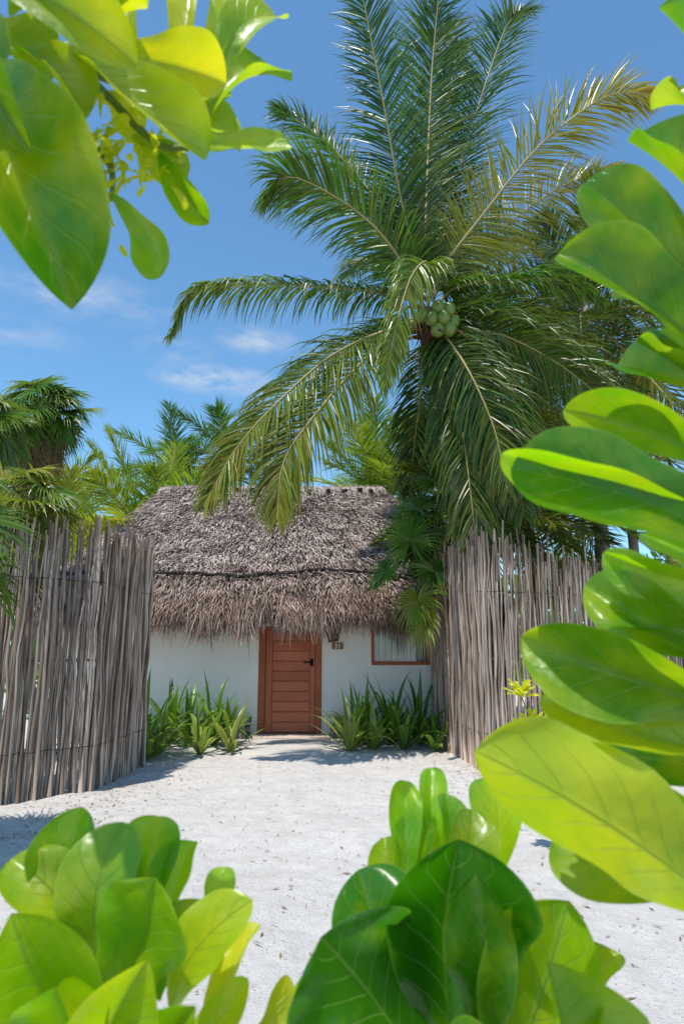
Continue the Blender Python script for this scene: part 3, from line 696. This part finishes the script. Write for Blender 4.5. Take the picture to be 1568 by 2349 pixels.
shrub("beach_shrub","tall broad-leaved shrub with stacked glossy horizontal leaves",[
 (281,450,1939,250,420,2078,62,dict(yel=.1)),(285,460,1895,220,460,1987,66,dict(bright=.4)),(289,480,1860,201,500,1979,60,dict(bright=.2,roll=-25)),
 (283,470,1802,170,470,1907,66,dict(bright=.15,roll=-15)),(291,500,1779,238,520,1845,52,dict(bright=.6)),(275,470,1726,164,480,1776,44,dict(bright=.4,roll=-30)),
 (269,460,1671,114,440,1721,84,dict(bright=.1,roll=-12,yel=.0)),(272,465,1690,108,446,1736,50,dict(bright=1,roll=-70,yel=.15)),(266,480,1599,179,500,1649,54,dict(bright=.4,roll=-25)),
 (256,460,1560,122,460,1604,64,dict(bright=.3,roll=-35)),(261,470,1532,138,480,1573,84,dict(bright=.6,yel=.4,roll=20)),
 (237,450,1443,90,420,1547,90,dict(bright=.85,yel=.55,bend=.03,roll=10)),(266,500,1477,203,550,1492,60,dict(yel=.1)),
 (285,480,1830,235,540,1900,48),(280,500,1700,230,560,1740,48),(275,490,1620,240,540,1690,44),(270,470,1640,185,480,1665,40,dict(roll=-60,bright=1,yel=.15)),
 (290,460,1990,255,480,2040,50,dict(yel=.2)),(240,490,1450,160,560,1470,60,dict(bright=.2)),(292,450,1850,262,420,1905,44,dict(yel=.5)),(280,480,1545,205,520,1590,50,dict(bright=.1)),(280,480,1510,190,520,1530,60,dict(bright=.1)),(280,470,1590,200,500,1625,44,dict(bright=.4)),
 (285,490,1870,225,540,1940,52,dict(bright=.1)),(285,490,1790,235,550,1850,50,dict(bright=.1))],
 [([(.42,.55,-.05),(.40,.54,.6),(.33,.5,1.1),(.262,.46,1.44),(.262,.465,1.6),(.278,.465,1.8),(.285,.46,2.0),(.29,.45,2.15)],.016,.007)],(.42,.55,0),None,1.14,.03,.05)
def buds(mb):
    for i in range(130):
        c=V((-.182+R.gauss(0,.024),.468+R.gauss(0,.014),1.972+R.gauss(0,.020)));d=V((R.gauss(0,1),R.gauss(0,1),R.gauss(0,1))).normalized()
        leaf(mb,c,c+d*R.uniform(.008,.022),R.uniform(.005,.010),yel=.8,bright=1)
shrub("beach_shrub","overhanging broad-leaved branch with sunlit yellow-green leaves and buds",[
 (-267,420,2017,-173,400,1826,96,dict(bright=.0,yel=.0,bend=.08,curl=.08,roll=-15)),(-267,380,2050,-136,360,1977,50,dict(yel=.2,bright=.1)),
 (-175,450,2055,-91,460,2040,56,dict(yel=.75,bright=1)),(-111,480,2018,-49,500,2094,42,dict(bright=.4)),(-108,490,2065,-55,500,2160,48,dict(bright=.6)),
 (-123,460,1985,-41,470,2005,42,dict(bright=.5,bend=-.1)),(-208,440,2052,-100,440,1964,50,dict(yel=.25,bright=.5)),(-147,480,1994,-110,500,1943,30,dict(bright=.4,roll=35)),
 (-176,460,1943,-146,480,1883,35,dict(bright=.5,bend=-.15)),(-198,480,1974,-199,500,1931,24,dict(yel=.9,bright=1)),
 (-167,480,2068,-177,500,2192,48,dict(yel=.5)),(-137,490,2073,-139,520,2221,44,dict(yel=.5)),(-121,500,2079,-98,530,2223,36,dict(yel=.25)),
 (-282,390,2047,-202,370,1910,72,dict(yel=.1,bright=.1)),(-271,420,2051,-221,450,2039,50,dict(yel=.2,bright=.2)),
 (-190,470,2060,-240,500,2140,55,dict(yel=.1,bright=.2)),(-150,490,2050,-110,520,2120,46,dict(yel=.15)),(-230,440,2060,-190,450,2130,60,dict(yel=.2,bright=.3)),
 (-200,470,2020,-250,490,1960,44,dict(yel=.3)),(-170,480,2010,-130,500,1985,38,dict(yel=.3)),(-260,420,2060,-270,430,2150,70,dict(yel=.1,bright=.1)),(-150,480,2020,-95,500,2060,42,dict(yel=.0,bright=.1)),
 (-200,450,2060,-160,460,2115,55,dict(yel=.6,bright=.9)),(-240,430,2040,-190,440,2000,50,dict(yel=.2,bright=.3)),(-190,460,2050,-140,470,2010,48,dict(yel=.45,bright=.8)),(-160,480,2060,-125,490,2095,44,dict(yel=.25,bright=.6)),
 (-270,420,2050,-250,410,1985,60,dict(yel=.2,bright=.1)),(-250,430,2070,-215,440,2110,55,dict(yel=.1,bright=.3)),(-210,460,2080,-215,480,2150,50,dict(yel=.4,bright=.7)),(-140,490,2040,-85,500,2015,36,dict(yel=.1,bright=.4)),
 (-280,400,2090,-225,390,2085,60,dict(yel=.2,bright=.1)),(-120,500,2060,-75,510,2110,38,dict(yel=.1,bright=.3)),
 (-230,430,2100,-170,420,2085,60,dict(yel=.3,bright=.3)),(-200,470,2040,-165,480,2010,40,dict(yel=.6,bright=.9)),(-225,450,2030,-235,460,1965,46,dict(yel=.15,bright=.3))],
 [([(-.75,.5,-.05),(-.72,.48,.8),(-.62,.45,1.6),(-.45,.43,2.02),(-.3,.44,2.06),(-.2,.47,2.06),(-.12,.49,2.03)],.013,.003),
  ([(-.27,.45,2.05),(-.21,.466,2.0),(-.182,.468,1.975),(-.176,.465,1.94)],.004,.002),([(-.2,.47,2.05),(-.15,.475,2.0),(-.12,.465,1.985)],.004,.002),([(-.15,.48,2.04),(-.14,.485,2.07)],.003,.002)],(-.75,.5,0),buds,1.14,.17,.15)
R.seed(9)
def yrosettes(mb):
    for c in((1.526,6,1.22),(1.70,6,.81),(1.84,6.05,.95),(1.76,6,.5),(1.6,6,.98)):
        c=V(c)
        for i in range(22):
            az=i*2.4;e=R.uniform(.1,1.3);d=V((math.cos(az)*math.cos(e),math.sin(az)*math.cos(e),math.sin(e)))
            leaf(mb,c,c+d*R.uniform(.12,.20),.055,yel=R.uniform(.6,1),bright=1,hint=(0,-.3,1))
E=empty("yellow_shrub",(1.9,6.1,0),"small shrub with yellow-green leaf rosettes on thin twigs","shrub")
mb=MB();yrosettes(mb);mb.build("leaves",M_LEAF,E)
sb=MB()
for pts in([(1.9,6.1,-.05),(1.84,6,.35),(1.68,6,.8),(1.526,6,1.22)],[(1.85,6.02,.3),(1.72,6,.6),(1.70,6,.81)],[(1.8,6,.45),(1.86,6.05,.7),(1.84,6.05,.95)],[(1.86,6,.2),(1.78,6,.35),(1.76,6,.5)],[(1.68,6,.8),(1.62,6,.9),(1.6,6,.98)]):
    P=[V(p) for p in pts];tube(sb,[catmull(P,i/12) for i in range(13)],[.012-.006*i/12 for i in range(13)],6)
sb.build("stems",M_STEM,E)

# ---------------------------------------------------------------- light, sky, camera
sd=V((.19,.30,-.93)).normalized()
sun=bpy.data.lights.new("sun","SUN");sun.energy=5.0;sun.angle=math.radians(.5);sun.color=(1,.945,.86)
so=bpy.data.objects.new("sun",sun);so.rotation_euler=sd.to_track_quat('-Z','Y').to_euler();COL.objects.link(so)
W=bpy.data.worlds.new("World");SC.world=W;W.use_nodes=True;nt=W.node_tree;bg=nt.nodes["Background"]
sky=nt.nodes.new("ShaderNodeTexSky");sky.sky_type='NISHITA';sky.sun_disc=False
sky.sun_elevation=math.asin(-sd.z);sky.sun_rotation=math.atan2(-sd.x,-sd.y);sky.air_density=1.0;sky.dust_density=.4;sky.ozone_density=1.0
bg.inputs[1].default_value=.135
gn=nt.nodes.new("ShaderNodeMix");gn.data_type='RGBA';gn.blend_type='MULTIPLY';gn.inputs[0].default_value=1
nt.links.new(sky.outputs[0],gn.inputs[6]);gn.inputs[7].default_value=(.97,1.40,1.56,1)
tc=nt.nodes.new("ShaderNodeTexCoord")
def cloud(cx,cy,cz,w,h,amt):
    mp=nt.nodes.new("ShaderNodeVectorMath");mp.operation='SUBTRACT';nt.links.new(tc.outputs["Generated"],mp.inputs[0]);mp.inputs[1].default_value=(cx,cy,cz)
    ms=nt.nodes.new("ShaderNodeVectorMath");ms.operation='MULTIPLY';nt.links.new(mp.outputs[0],ms.inputs[0]);ms.inputs[1].default_value=(1/w,.5/w,1/h)
    ln=nt.nodes.new("ShaderNodeVectorMath");ln.operation='LENGTH';nt.links.new(ms.outputs[0],ln.inputs[0])
    m=nt.nodes.new("ShaderNodeMapRange");nt.links.new(ln.outputs["Value"],m.inputs[0]);m.inputs[1].default_value=1.2;m.inputs[2].default_value=.0;m.inputs[3].default_value=0;m.inputs[4].default_value=amt
    return m.outputs[0]
acc=None
for c in((-.181,.908,.3776,.08,.020,1.4),(-.119,.8945,.431,.055,.02,1.0),(-.23,.89,.41,.05,.02,.6),(-.345,.82,.457,.12,.03,.6),(-.45,.80,.40,.10,.025,.5)):
    o=cloud(*c)
    if acc is None: acc=o
    else:
        a=nt.nodes.new("ShaderNodeMath");a.operation='MAXIMUM';nt.links.new(acc,a.inputs[0]);nt.links.new(o,a.inputs[1]);acc=a.outputs[0]
mp=nt.nodes.new("ShaderNodeMapping");mp.inputs["Scale"].default_value=(9,9,24);nt.links.new(tc.outputs["Generated"],mp.inputs[0])
nz=nt.nodes.new("ShaderNodeTexNoise");nz.inputs["Scale"].default_value=1.6;nz.inputs["Detail"].default_value=7;nz.inputs["Roughness"].default_value=.6;nt.links.new(mp.outputs[0],nz.inputs[0])
mr=nt.nodes.new("ShaderNodeMapRange");nt.links.new(nz.outputs[0],mr.inputs[0]);mr.inputs[1].default_value=.38;mr.inputs[2].default_value=.70
mu=nt.nodes.new("ShaderNodeMath");mu.operation='MULTIPLY';mu.use_clamp=True;nt.links.new(acc,mu.inputs[0]);nt.links.new(mr.outputs[0],mu.inputs[1])
mx=nt.nodes.new("ShaderNodeMix");mx.data_type='RGBA';nt.links.new(mu.outputs[0],mx.inputs[0]);nt.links.new(gn.outputs[2],mx.inputs[6]);mx.inputs[7].default_value=(5.4,5.8,6.2,1)
nt.links.new(mx.outputs[2],bg.inputs[0])

cd=bpy.data.cameras.new("camera");cd.sensor_fit='VERTICAL';cd.sensor_height=36;cd.sensor_width=24;cd.lens=24;cd.clip_start=.02;cd.clip_end=2000
cd.dof.use_dof=True;cd.dof.focus_distance=13;cd.dof.aperture_fstop=11
co=bpy.data.objects.new("camera",cd);co.location=(0,0,1.6);co.rotation_euler=(math.radians(101.6),0,0);COL.objects.link(co);SC.camera=co
SC.view_settings.view_transform='Standard';SC.view_settings.look='None';SC.view_settings.exposure=0
